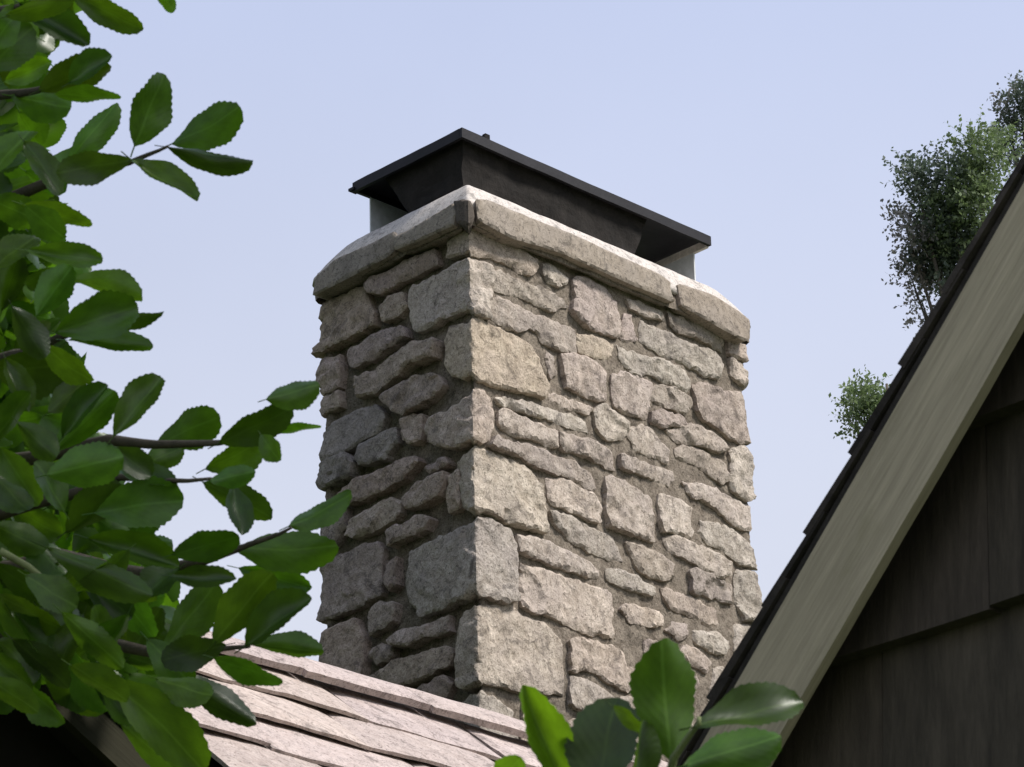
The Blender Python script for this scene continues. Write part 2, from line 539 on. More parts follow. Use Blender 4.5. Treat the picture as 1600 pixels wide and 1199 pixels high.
# each outline is read off the photograph face-on and laid into the chimney's own walls;
# outlines that cross the near corner or a far corner fold round it (one stone, two faces)
RIGHT = [
 [(852,412),(856,410),(870,418),(887,435),(886,442),(875,446),(862,440),(851,427)],
 [(768,440),(774,426),(785,424),(815,437),(820,445),(850,448),(868,458),(880,470),(886,478),(865,486),(850,480),(828,468),(815,462),(795,458),(772,452)],
 [(896,440),(905,431),(920,436),(950,452),(965,470),(968,490),(970,515),(966,527),(945,520),(920,510),(903,498),(893,486),(898,465)],
 [(770,462),(790,467),(825,484),(860,500),(902,515),(902,552),(882,549),(852,535),(845,522),(826,510),(811,518),(786,508),(766,492)],
 [(905,522),(932,526),(960,537),(960,560),(932,557),(906,549)],
 [(856,547),(867,558),(870,582),(863,593),(858,570)],
 [(877,555),(900,553),(932,568),(946,582),(948,626),(935,626),(885,605),(881,585)],
 [(967,540),(978,545),(1025,560),(1060,572),(1075,582),(1079,608),(1068,614),(1045,598),(1015,582),(1002,586),(988,578),(970,560)],
 [(980,492),(988,492),(991,518),(997,532),(975,530),(970,522)],
 [(1002,503),(1032,513),(1055,523),(1085,540),(1115,550),(1127,562),(1126,580),(1120,594),(1100,585),(1080,572),(1055,560),(1032,550),(1018,540),(1002,530)],
 [(980,466),(1003,472),(1038,488),(1040,498),(1020,496),(1002,490),(985,480)],
 [(1045,488),(1065,496),(1095,503),(1130,518),(1129,550),(1112,542),(1090,526),(1060,520),(1048,510)],
 [(1135,528),(1161,535),(1162,562),(1140,555)],
 [(1141,558),(1163,566),(1165,607),(1160,610),(1146,590)],
 [(1083,602),(1100,598),(1120,606),(1132,612),(1158,614),(1167,632),(1170,655),(1170,682),(1160,693),(1138,682),(1115,664),(1098,655),(1088,640)],
 [(957,587),(975,580),(1000,586),(1021,600),(1017,620),(1017,640),(1010,654),(990,648),(962,636),(957,612)],
 [(1021,608),(1028,601),(1055,608),(1080,622),(1080,635),(1070,648),(1050,638),(1022,624)],
 [(929,640),(940,635),(958,643),(982,660),(984,673),(973,685),(950,688),(934,670)],
 [(855,617),(870,614),(908,630),(928,638),(918,647),(890,638),(860,628)],
 [(778,624),(785,621),(830,630),(860,638),(910,654),(920,665),(921,674),(905,670),(882,662),(845,650),(812,642),(782,632)],
 [(780,642),(785,638),(808,648),(840,662),(871,675),(871,697),(855,695),(835,685),(808,682),(788,672),(781,660)],
 [(772,684),(795,694),(830,697),(860,710),(905,723),(927,740),(932,760),(927,768),(905,750),(880,742),(838,728),(808,712),(782,702),(764,697)],
 [(875,678),(882,676),(925,688),(955,700),(960,710),(962,735),(952,732),(932,720),(910,710),(880,702),(874,692)],
 [(856,750),(880,745),(908,760),(932,775),(940,795),(940,815),(925,812),(895,800),(860,782)],
 [(860,800),(890,805),(920,822),(960,840),(973,872),(975,878),(945,870),(920,860),(890,840),(865,812)],
 [(946,752),(955,742),(970,746),(995,760),(1020,777),(1024,815),(1024,845),(1008,842),(975,830),(950,820),(947,785)],
 [(970,710),(995,720),(1032,730),(1052,736),(1055,748),(1048,756),(1030,750),(1002,740),(972,732)],
 [(990,665),(1012,665),(1028,680),(1046,705),(1043,724),(1020,710),(995,703),(985,682)],
 [(1042,672),(1078,662),(1105,671),(1130,690),(1137,703),(1120,708),(1100,697),(1060,690)],
 [(1020,644),(1040,642),(1068,652),(1074,660),(1045,669),(1017,660)],
 [(1058,702),(1070,695),(1090,702),(1120,715),(1135,725),(1138,748),(1130,755),(1105,737),(1085,724),(1060,712)],
 [(1142,704),(1160,697),(1174,700),(1176,735),(1175,770),(1165,780),(1145,767),(1141,745),(1145,718)],
 [(1068,752),(1100,757),(1128,768),(1157,784),(1177,790),(1178,818),(1160,826),(1145,818),(1120,795),(1095,777),(1082,777)],
 [(1100,812),(1145,824),(1165,840),(1177,865),(1176,882),(1157,880),(1135,860),(1110,850),(1095,830)],
 [(1030,772),(1038,772),(1060,778),(1085,792),(1080,810),(1087,830),(1082,840),(1060,832),(1035,830)],
 [(1038,840),(1060,837),(1090,850),(1115,860),(1140,880),(1137,900),(1120,903),(1082,878),(1045,858)],
 [(978,848),(995,850),(1028,865),(1056,882),(1050,890),(1053,902),(1040,906),(1015,900),(995,885),(988,865)],
 [(1080,893),(1090,888),(1120,904),(1145,915),(1142,943),(1120,935),(1083,925)],
 [(950,888),(965,888),(995,900),(1022,918),(1024,930),(998,925),(970,915),(950,903)],
 [(1035,918),(1060,925),(1095,938),(1120,952),(1125,975),(1110,977),(1080,960),(1052,952),(1040,938)],
 [(971,950),(982,942),(1015,950),(1038,962),(1038,978),(1015,978),(985,970)],
 [(1042,985),(1055,972),(1078,975),(1075,990),(1065,998)],
 [(1150,890),(1182,890),(1184,930),(1184,962),(1165,968),(1152,940)],
 [(1085,985),(1115,988),(1145,1000),(1132,1022),(1115,1020),(1090,1005)],
 [(1070,1008),(1093,1016),(1113,1035),(1105,1050),(1075,1035),(1062,1018)],
 [(816,882),(838,887),(870,897),(900,907),(940,920),(959,927),(960,948),(959,997),(940,992),(920,990),(895,980),(860,962),(838,957),(815,945),(814,910)],
 [(810,837),(838,840),(880,858),(920,878),(936,893),(933,903),(915,898),(880,888),(845,875),(812,862)],
 [(892,997),(920,1000),(960,1009),(975,1022),(978,1042),(1000,1045),(1002,1072),(982,1080),(955,1067),(940,1054),(920,1047),(892,1050)],
 [(892,1058),(910,1061),(940,1073),(965,1088),(945,1112),(928,1115),(905,1110),(890,1098)],
 [(820,1096),(840,1094),(872,1104),(878,1150),(880,1190),(830,1195),(815,1160)],
 [(975,1088),(1040,1102),(1085,1120),(1080,1160),(1020,1150),(965,1115)],
 [(890,1125),(950,1130),(1010,1155),(1005,1190),(890,1190)],
 [(1008,1000),(1032,1002),(1055,1014),(1060,1050),(1090,1062),(1080,1090),(1012,1075)],
 [(1150,975),(1186,975),(1190,1030),(1150,1020)],
 [(1120,1040),(1190,1050),(1195,1110),(1110,1095)],
]
QUOIN = [
 [(735,357),(740,355),(778,372),(812,390),(840,405),(841,417),(830,430),(812,424),(795,412),(765,399),(736,396),(731,391),(696,401),(695,378),(729,356)],
 [(736,405),(748,405),(767,420),(772,428),(767,450),(766,470),(762,480),(764,500),(742,488),(732,480),(715,487),(690,496),(670,510),(650,516),(640,505),(636,475),(635,457),(640,447),(687,427),(705,415),(729,407)],
 [(738,496),(750,496),(782,512),(815,528),(828,542),(836,560),(846,588),(853,605),(850,622),(820,613),(782,604),(748,595),(740,585),(733,582),(720,590),(700,583),(692,565),(692,528),(700,510),(731,503)],
 [(741,607),(757,607),(768,622),(774,642),(772,658),(765,680),(756,693),(742,690),(734,688),(710,700),(692,698),(672,693),(667,672),(670,654),(697,644),(720,627),(734,617)],
 [(743,699),(770,705),(805,722),(830,735),(845,760),(848,780),(850,808),(854,832),(820,825),(795,817),(775,807),(760,800),(744,799),(738,797),(725,792),(719,760),(720,740),(711,724),(720,712),(738,700)],
 [(746,808),(770,815),(795,830),(803,850),(806,880),(805,910),(805,940),(788,942),(757,932),(748,930),(742,928),(717,940),(687,950),(655,961),(638,940),(632,910),(632,897),(637,864),(655,852),(705,832),(738,817)],
 [(748,945),(805,945),(815,960),(855,974),(870,990),(880,1000),(882,1035),(882,1085),(860,1083),(815,1082),(782,1072),(752,1067),(742,1068),(732,1075),(718,1073),(716,1035),(717,990),(721,957),(741,947)],
 [(750,1084),(757,1081),(777,1090),(805,1112),(803,1130),(812,1150),(800,1175),(754,1170),(742,1150),(725,1140),(702,1120),(716,1102),(728,1091),(744,1084)],
]
LEFT = [
 [(575,447),(582,435),(600,430),(630,412),(650,400),(675,390),(679,410),(665,417),(640,430),(620,440),(600,456),(580,457)],
 [(498,477),(530,462),(566,449),(572,470),(580,490),(582,505),(562,517),(537,530),(502,552),(498,515)],
 [(590,482),(605,465),(625,457),(630,477),(620,492),(600,500)],
 [(540,547),(562,537),(592,517),(627,512),(630,525),(605,540),(580,557),(550,572),(541,565)],
 [(500,562),(527,555),(530,585),(527,605),(500,610)],
 [(555,590),(585,580),(620,557),(655,537),(680,532),(678,557),(643,565),(620,587),(585,610),(558,617),(554,602)],
 [(597,620),(630,600),(650,590),(680,587),(688,600),(680,612),(655,630),(630,645),(620,642),(605,628)],
 [(501,622),(526,612),(528,635),(503,648)],
 [(503,690),(517,662),(550,645),(585,634),(598,650),(590,672),(560,688),(540,703),(503,718)],
 [(560,697),(592,678),(612,668),(618,688),(600,712),(570,726),(557,715)],
 [(504,726),(540,712),(552,725),(548,742),(504,762)],
 [(627,657),(640,650),(655,647),(655,685),(640,692),(630,675)],
 [(528,772),(555,750),(585,742),(620,722),(645,715),(652,722),(630,745),(600,762),(565,780),(540,784)],
 [(662,730),(695,717),(700,723),(675,737)],
 [(630,780),(645,760),(670,750),(692,740),(694,752),(688,772),(660,787),(635,792)],
 [(700,745),(712,735),(714,755),(716,790),(697,797),(698,770)],
 [(545,815),(575,797),(605,778),(622,785),(620,805),(590,822),(562,837),(542,835)],
 [(605,830),(630,820),(650,807),(670,812),(665,822),(640,835),(610,850)],
 [(503,893),(524,872),(555,857),(585,847),(592,858),(591,900),(592,927),(562,942),(530,957),(503,967),(503,930)],
 [(602,882),(615,872),(618,910),(610,922),(603,905)],
 [(504,987),(552,967),(565,1000),(565,1035),(560,1070),(530,1090),(504,1095)],
 [(575,955),(592,942),(615,945),(612,970),(595,980),(577,990)],
 [(612,1000),(630,987),(660,982),(680,970),(697,962),(697,985),(665,992),(640,1007),(615,1007)],
 [(577,1020),(595,1007),(612,1010),(610,1025),(585,1035)],
 [(597,1050),(620,1032),(655,1025),(690,1010),(702,1022),(697,1037),(665,1055),(620,1072),(600,1070)],
 [(570,1057),(587,1050),(590,1065),(575,1077)],
 [(640,1087),(660,1072),(690,1057),(702,1067),(690,1090),(665,1102)],
 [(504,788),(535,792),(538,820),(520,850),(504,858)],
 [(560,1090),(600,1085),(630,1095),(650,1115),(600,1140),(560,1130)],
 [(655,1122),(690,1107),(708,1118),(718,1142),(690,1160)],
]
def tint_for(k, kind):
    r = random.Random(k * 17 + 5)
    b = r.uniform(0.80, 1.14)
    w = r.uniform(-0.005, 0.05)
    if kind == 'L': b *= 0.86; w += 0.05  # darker, warmer tint stands in for shade on the left face
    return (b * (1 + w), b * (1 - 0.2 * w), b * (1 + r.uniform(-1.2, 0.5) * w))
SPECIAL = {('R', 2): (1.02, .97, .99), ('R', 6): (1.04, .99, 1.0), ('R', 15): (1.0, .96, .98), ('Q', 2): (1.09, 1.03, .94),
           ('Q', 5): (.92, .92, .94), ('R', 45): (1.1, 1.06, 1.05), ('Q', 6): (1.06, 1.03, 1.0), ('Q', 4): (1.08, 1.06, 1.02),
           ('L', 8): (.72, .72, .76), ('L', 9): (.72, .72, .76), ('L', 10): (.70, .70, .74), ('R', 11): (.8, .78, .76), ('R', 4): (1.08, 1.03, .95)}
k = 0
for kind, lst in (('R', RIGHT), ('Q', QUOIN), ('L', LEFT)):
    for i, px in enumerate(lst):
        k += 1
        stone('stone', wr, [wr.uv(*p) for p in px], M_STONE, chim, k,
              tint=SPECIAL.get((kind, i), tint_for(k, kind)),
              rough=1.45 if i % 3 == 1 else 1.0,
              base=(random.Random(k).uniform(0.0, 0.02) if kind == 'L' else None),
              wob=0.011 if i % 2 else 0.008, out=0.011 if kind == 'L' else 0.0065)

# recessed mortar body
def wrap_sheet(wrp, v0, v1, step, hfun, name, mat):
    s0, s1 = -wrp.W2 - wrp.W1, wrp.W1 + wrp.W2
    brk = sorted([s0, -wrp.W2, 0.0, wrp.W1, s1])
    ss = []
    for a, b in zip(brk, brk[1:]):
        st = step if (a >= -wrp.W2 - .01 and b <= wrp.W1 + .01) else 0.06
        n = max(2, int((b - a) / st))
        ss += [a + (b - a) * i / n for i in range(n)]
    ss.append(s1)
    nv = int((v1 - v0) / step)
    verts, faces = [], []
    for j in range(nv + 1):
        v = v0 + (v1 - v0) * j / nv
        for s in ss: verts.append(wrp.P(s, v, hfun(s, v)))
    w = len(ss)
    for j in range(nv):
        for i in range(w - 1):
            faces.append((j * w + i, j * w + i + 1, (j + 1) * w + i + 1, (j + 1) * w + i))
    return obj(name, verts, faces, mat, chim, smooth=True)
def mortar_h(s, v):
    q = (s, v, 2.0)
    return (-0.0145 if 0 < s < W1 - .05 else (-0.044 if -W2 + .05 < s <= 0 else -0.013)) + 0.005 * fbm(q, 8, 3) + 0.005 * fbm(q, 40, 3)
wrap_sheet(wr, VBOT, VTOP, 0.016, mortar_h, 'mortar_body', M_MORTAR)

# coping course
OFF = 0.055
wc = Wrap(OFF, soft=(0.008, 0.016), w=0.10)
COPE = [
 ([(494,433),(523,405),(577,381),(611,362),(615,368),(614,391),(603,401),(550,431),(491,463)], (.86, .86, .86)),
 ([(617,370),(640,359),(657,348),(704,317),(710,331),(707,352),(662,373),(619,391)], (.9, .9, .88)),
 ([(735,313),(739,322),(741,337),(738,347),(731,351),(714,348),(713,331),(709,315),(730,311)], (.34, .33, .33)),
 ([(744,312),(763,313),(833,342),(900,367),(947,390),(1033,428),(1050,441),(1048,448),(1054,472),(967,435),(883,397),(847,385),(800,373),(747,345)], (1.02, 1.0, .98)),
 ([(1063,442),(1117,461),(1150,483),(1171,500),(1169,530),(1160,533),(1117,507),(1066,477)], (1.0, .97, .95)),
]
for i, (px, tn) in enumerate(COPE):
    stone('coping_stone', wc, [wc.uv(*p) for p in px], M_COPE, chim, 300 + i, base=0.004, rough=0.22, depth=0.14, tint=tn, round_=0.006, wob=0.002, out=0.004, flat=True)
ct = wc.uv(738, 311)[1]                      # coping top and bottom heights
cb = wc.uv(738, 350)[1]
zc = wc.C.z
wrap_sheet(wc, cb + 0.012, ct + 0.012, 0.02, lambda s, v: -0.03 + 0.008 * fbm((s, v, 5), 14, 3), 'coping_bed', M_MORTAR)
# bed joint under the coping closes the gap between wall and coping
def rounded_ring(off, z, r_near, r_far, n=8, noise_amp=0.0, per=14):
    """rounded rectangle in plan round the chimney, outset by off"""
    c = C0 - (d1 + d2) * off
    w1, w2 = W1 + 2 * off, W2 + 2 * off
    cor = [(0, 0, r_near, math.pi), (w1, 0, r_far, 1.5 * math.pi), (w1, w2, r_far, 0.0), (0, w2, r_far, 0.5 * math.pi)]
    base = []
    for x, y, r, a0 in cor:
        cx = r if x == 0 else w1 - r
        cy = r if y == 0 else w2 - r
        for k in range(n + 1):
            a = a0 + 0.5 * math.pi * k / n
            base.append((cx + r * math.cos(a), cy + r * math.sin(a)))
    out = []
    for i in range(len(base)):
        a, b = base[i], base[(i + 1) % len(base)]
        long = math.hypot(b[0] - a[0], b[1] - a[1]) > 0.2
        m = 40 if long else 1
        for k in range(m):
            t = k / m
            x, y = a[0] + (b[0] - a[0]) * t, a[1] + (b[1] - a[1]) * t
            p = c + d1 * x + d2 * y
            p.z = z
            if noise_amp:
                p += V((nz(p, 5), nz(p, 5, 9), 0.8 * nz(p, 7, 4))) * noise_amp + V((nz(p, 30), nz(p, 30, 9), nz(p, 30, 4))) * noise_amp * 0.35
            out.append(p)
    return out
def loft(rings, cap=True):
    vs, fs = [], []
    n = len(rings[0])
    for r in rings: vs += r
    for j in range(len(rings) - 1):
        for i in range(n):
            fs.append((j * n + i, j * n + (i + 1) % n, (j + 1) * n + (i + 1) % n, (j + 1) * n + i))
    if cap: fs.append(tuple(range((len(rings) - 1) * n, len(rings) * n)))
    fs.append(tuple(range(n))[::-1])
    return vs, fs
zt = zc + ct
prof = [(0.036, -0.03), (0.036, -0.004), (0.028, 0.012), (0.010, 0.050), (-0.012, 0.086), (-0.036, 0.120), (-0.046, 0.131), (-0.075, 0.140), (-0.2, 0.146)]
rings = [rounded_ring(o, zt + z, max(0.012, 0.03 - 0.01 * i), 0.055 + 0.012 * i, noise_amp=0.0045 if 0 < i < 8 else 0.002) for i, (o, z) in enumerate(prof)]
obj('cement_crown', *loft(rings), M_CROWN, chim, smooth=True)

# ------------------------------------------------------------------ chimney cap
INS = 0.10
pn = hit(722, 216, C0 + d2 * INS, d2)                     # near lower corner of the cap
zl = pn.z
pl = hit(548, 300, V((0, 0, zl)), Z)
pr = hit(1113, 383, V((0, 0, zl)), Z)
LW1, LW2 = (pr - pn).dot(d1), (pl - pn).dot(d2)
LIP, TOPH = 0.036, 0.036
o = pn
t = 0.012
parts = [
    boxv(o, d1, d2, Z, 0, LW1, 0, LW2, LIP - 0.004, TOPH + 0.006),                 # flat sheet
    boxv(o, d1, d2, Z, -0.004, LW1 + 0.004, -0.004, t, 0, LIP + 0.008),
    boxv(o, d1, d2, Z, -0.004, LW1 + 0.004, LW2 - t, LW2 + 0.004, 0.001, LIP + 0.0085),
    boxv(o, d1, d2, Z, -0.0045, t, t + 0.001, LW2 - t - 0.001, 0.0005, LIP + 0.009),
]
# shallow hipped top that sheds the rain
zz = LIP + 0.009
top = [o + d1 * -.003 + d2 * -.003 + Z * zz, o + d1 * (LW1 + .003) + d2 * -.003 + Z * zz, o + d1 * (LW1 + .003) + d2 * (LW2 + .003) + Z * zz,
       o + d1 * -.003 + d2 * (LW2 + .003) + Z * zz, o + d1 * LW2 / 2 + d2 * LW2 / 2 + Z * (zz + .05), o + d1 * (LW1 - LW2 / 2) + d2 * LW2 / 2 + Z * (zz + .05)]
parts.append((top, [(0, 1, 5, 4), (1, 2, 5), (2, 3, 4, 5), (3, 0, 4)]))
cap = obj('chimney_cap', *join(parts), M_CAP, chim)
import bmesh
bm = bmesh.new()
bm.from_mesh(cap.data)
for _ in range(4):
    bmesh.ops.subdivide_edges(bm, edges=[e for e in bm.edges if e.calc_length() > 0.12], cuts=1)
for v_ in bm.verts:
    wp_ = v_.co + WL[cap.name]
    v_.co += V((0, 0, 1)) * (0.006 * nz(wp_, 2.2) + 0.002 * nz(wp_, 9)) + (d1 + d2) * 0.003 * nz(wp_, 5, 3)
bm.to_mesh(cap.data)
bm.free()
obj('end_flange', *boxv(o, d1, d2, Z, LW1 - t, LW1 + 0.0045, t + 0.001, LW2 - t - 0.001, -0.004, LIP - 0.005), plain('lit-toned grey flange', (0.62, 0.57, 0.54), 0.8, 0.3, 16), cap)  # pale colour makes this shaded lip look lit
# sloping sooty collar under the sheet
ct_z, cb_z = LIP - 0.006, (zt + 0.132) - zl
def rect(x0, x1, y0, y1, z): return [o + d1 * x0 + d2 * y0 + Z * z, o + d1 * x1 + d2 * y0 + Z * z, o + d1 * x1 + d2 * y1 + Z * z, o + d1 * x0 + d2 * y1 + Z * z]
def collar():
    rs = []
    for k in range(9):
        f = k / 8
        z = ct_z + (cb_z - ct_z) * f
        r4 = rect(0.035 + 0.03 * f, LW1 - 0.36 - 0.10 * f, 0.035 + 0.03 * f, LW2 - 0.15 - 0.16 * f, z)
        ring = []
        for a, b in zip(r4, r4[1:] + r4[:1]):
            for j in range(24):
                p = a.lerp(b, j / 24)
                q = p + V((nz(p, 12), nz(p, 12, 5), 0)) * (0.010 if 0 < k < 8 else 0)
                ring.append(q)
        rs.append(ring)
    return loft(rs)
vs, fs = collar()
obj('flue_collar', vs, fs, M_COLLAR, cap, smooth=False)
# pale supporting strips under the two far edges
pL = hit(576, 312, V((0, 0, zl)), Z)
tL = (pL - o).dot(d1)
obj('support_strip', *boxv(o, d1, d2, Z, max(tL, 0.04), max(tL, 0.04) + 0.34, LW2 - 0.011, LW2 - 0.003, cb_z - 0.05, 0.006), M_LEG, cap)
pR = hit(1088, 396, V((0, 0, zl)), Z)
tR = (pR - o).dot(d2)
obj('support_strip', *boxv(o, d1, d2, Z, LW1 - 0.011, LW1 - 0.003, max(tR, 0.04), max(tR, 0.04) + 0.26, cb_z - 0.05, 0.006), M_LEG, cap)
# stub of a bolt on the near edge of the sheet, bent tab at its far end
pb = hit(763, 222, o, d2)
sb = (pb - o).dot(d1)
obj('bolt', *join([boxv(o, d1, d2, Z, sb - .017, sb + .014, 0.004, 0.03, zz - .002, zz + .022), boxv(o, d1, d2, Z, sb - .008, sb + .018, 0.008, 0.026, zz + .022, zz + .032)]), M_COLLAR, cap)
obj('bent_tab', *boxv(o, d1, d2, Z, -.012, .03, LW2 - .01, LW2 + .022, .012, .024), M_CAP, cap)

# ------------------------------------------------------------------ stone-slate roof below the chimney
RP = C0 - d2 * 0.30                                       # vertical plane the ridge lies in
rp = hit(616, 1094, RP, d2)                               # a point on the ridge top
TH = math.radians(43)
sl_dn = (-d2 * math.cos(TH) - Z * math.sin(TH))           # down the near slope
nrm = (-d2 * math.sin(TH) + Z * math.cos(TH))
house = root('house', (rp.x, rp.y, 0), 'house under a pale pinkish stone slate roof at the foot of the chimney', 'house')
xl = (hit(60, 905, RP, d2) - rp).dot(d1)
xr = xl + 4.2
deck_o = rp - nrm * 0.03
vs, fs = boxv(deck_o - nrm * 0.05, d1, sl_dn, nrm, xl, xr, 0.03, 3.6, -0.06, 0.0)
roof = obj('roof', vs, fs, M_DECK, house)
sl_bk = (d2 * math.cos(TH) - Z * math.sin(TH))
nb_ = (d2 * math.sin(TH) + Z * math.cos(TH))
obj('back_slope', *boxv(rp - nb_ * 0.08, d1, sl_bk, nb_, xl, xr, 0.04, 3.6, -0.06, 0.0), M_DECK, house)
ez = rp.z - 3.4 * math.sin(TH)
obj('wall', *boxv(V((rp.x, rp.y, 0)), d1, d2, Z, xl + .15, xr - .15, -2.4, 2.4, 0.0, ez), M_HWALL, house)
def gable_tri(x):
    b = V((rp.x, rp.y, 0)) + d1 * x
    return [b - d2 * 2.35 + Z * ez, b + d2 * 2.35 + Z * ez, b + Z * (rp.z - .25)]
a, b = gable_tri(xl + .16), gable_tri(xl + .4)
obj('gable_wall', a + b, [(0, 1, 2), (3, 5, 4), (0, 3, 4, 1), (1, 4, 5, 2), (2, 5, 3, 0)], M_HWALL, house)

def roofcoord(x, y, lift=0.0):
    p = hit(x, y, rp + nrm * lift, nrm)
    return (p - rp).dot(d1), (p - rp).dot(sl_dn)
rows = [0.0]
for (x, y) in ((502, 1087), (469, 1114), (441, 1150), (412, 1183)):
    rows.append(roofcoord(x, y)[1])
rows += [rows[-1] + 0.42 * i for i in range(1, 5)]
JOINT = {0: [roofcoord(634, 1108)[0]], 1: [roofcoord(543, 1118)[0]], 2: [roofcoord(550, 1166)[0]], 3: [roofcoord(380, 1150)[0]]}
def slate(x0, x1, y0, y1, lift0, lift1, th, seed):
    rnd = random.Random(seed)
    nx, ny = max(6, int((x1 - x0) / 0.05)), max(4, int((y1 - y0) / 0.05))
    vs, fs = [], []
    sk = rnd.uniform(-.012, .012)
    bow = rnd.uniform(-.006, .010)
    for layer in (1, 0):
        for j in range(ny + 1):
            fy = j / ny
            for i in range(nx + 1):
                fx = i / nx
                x = x0 + (x1 - x0) * fx
                y = y0 + (y1 - y0) * fy
                e = 0.011 * fbm((x, seed, 1), 7, 3) + sk * (fx - .5) * 2
                if fy == 1: y += e
                if fx in (0, 1): x += 0.007 * fbm((y, seed, 4), 9, 2)
                h = lift0 + (lift1 - lift0) * fy + bow * math.sin(fx * math.pi)
                if layer:
                    h += th + 0.004 * fbm((x, y, seed), 6, 3)
                    if fx in (0, 1) or fy in (0, 1): h -= 0.007
                vs.append(rp + d1 * x + sl_dn * y + nrm * h)
    w = nx + 1
    n = w * (ny + 1)
    for j in range(ny):
        for i in range(nx):
            q = (j * w + i, (j + 1) * w + i, (j + 1) * w + i + 1, j * w + i + 1)
            fs.append(q)
            fs.append(tuple(n + a for a in q[::-1]))
    for i in range(nx):
        fs.append((ny * w + i, n + ny * w + i, n + ny * w + i + 1, ny * w + i + 1))
        fs.append((i + 1, n + i + 1, n + i, i))
    for j in range(ny):
        fs.append((j * w, n + j * w, n + (j + 1) * w, (j + 1) * w))
        fs.append(((j + 1) * w + nx, n + (j + 1) * w + nx, n + j * w + nx, j * w + nx))
    return vs, fs
sd_ = 500
for r in range(len(rows) - 1):
    y0, y1 = rows[r], rows[r + 1]
    up = y0 - (0.12 if r else 0.0)
    js = list(JOINT.get(r, [xl + 0.9 + 0.37 * (r % 3)]))
    x = min(js)
    rnd = random.Random(r + 3)
    while x > xl + 0.25:
        x -= rnd.uniform(0.52, 0.85)
        js.append(x)
    x = max(js)
    while x < xr - 0.25:
        x += rnd.uniform(0.52, 0.85)
        js.append(x)
    js = sorted(js)
    for a, b in zip(js, js[1:]):
        sd_ += 1
        th = 0.032 if r == 0 else 0.019
        l1 = 0.052 if r == 0 else rnd.uniform(0.024, 0.040)
        vs, fs = slate(max(a, xl - .05) + 0.004, min(b, xr + .05) - 0.004, up, y1 + 0.006, 0.0 + (0.034 if r == 0 else -0.004), l1, th, sd_)
        s_ = obj('slate', vs, fs, M_SLATE, roof, smooth=False)
        bb = rnd.uniform(0.92, 1.06)
        s_.color = (bb * 1.02, bb, bb * rnd.uniform(.97, 1.03), 1)

# ------------------------------------------------------------------ dark timber gables in the foreground
def wood(name, c, ang, var=0.35, **kw):
    return plain(name, c, 0.85, var, 3.0, 0, 0.004, stretch=ang, **kw)
def board_mat(name, c):
    m, nt, b = new_mat(name)
    at_ = N(nt, 'ShaderNodeAttribute', attribute_name='grain')
    def mp(sc):
        vm = N(nt, 'ShaderNodeMapping')
        vm.inputs['Scale'].default_value = sc
        nt.links.new(at_.outputs['Vector'], vm.inputs[0])
        return vm.outputs[0]
    g1 = tex(nt, 5, 6, 0.65, mp((0.5, 9, 9)), dist=0.4)
    g2 = tex(nt, 22, 5, 0.7, mp((0.35, 9, 9)))
    g3 = tex(nt, 4, 6, 0.7, mp((1, 2.2, 1)))
    cc = mix(nt, ramp(nt, g1.outputs[0], [(0.3, G(0)), (0.7, G(1))]).outputs[0], tuple(x * .8 for x in c), tuple(x * 1.14 for x in c))
    cc = mix(nt, 0.6, cc, ramp(nt, g2.outputs[0], [(0.3, G(0.6)), (0.7, G(1.15))]).outputs[0], 'MULTIPLY')
    cc = mix(nt, ramp(nt, g3.outputs[0], [(0.52, G(0)), (0.74, G(0.6))]).outputs[0], cc, (c[0] * .5, c[1] * .53, c[2] * .42))
    nt.links.new(cc, b.inputs['Base Color'])
    b.inputs['Roughness'].default_value = 0.85
    b.inputs['Specular IOR Level'].default_value = 0.2
    n1 = bump(nt, b, g1.outputs[0], 0.4, 0.004)
    bump(nt, b, g2.outputs[0], 0.4, 0.002, n1)
    return m
M_FASCIA = board_mat('weathered rake board', (0.47, 0.40, 0.295))
M_SHAKE = wood('dark stained shake', (0.056, 0.046, 0.036), ((0, 0, 0), (9, 9, 0.9)), 0.5, use_obj=True)
M_WALLDK = plain('dark gable wall', (0.02, 0.017, 0.015), 0.95, 0.3, 4)

def clip(poly, p0, n):
    out = []
    for i in range(len(poly)):
        a, b = poly[i], poly[(i + 1) % len(poly)]
        da, db = (a[0] - p0[0]) * n[0] + (a[1] - p0[1]) * n[1], (b[0] - p0[0]) * n[0] + (b[1] - p0[1]) * n[1]
        if da <= 0: out.append(a)
        if (da < 0 < db) or (db < 0 < da):
            t = da / (da - db)
            out.append((a[0] + (b[0] - a[0]) * t, a[1] + (b[1] - a[1]) * t))
    return out

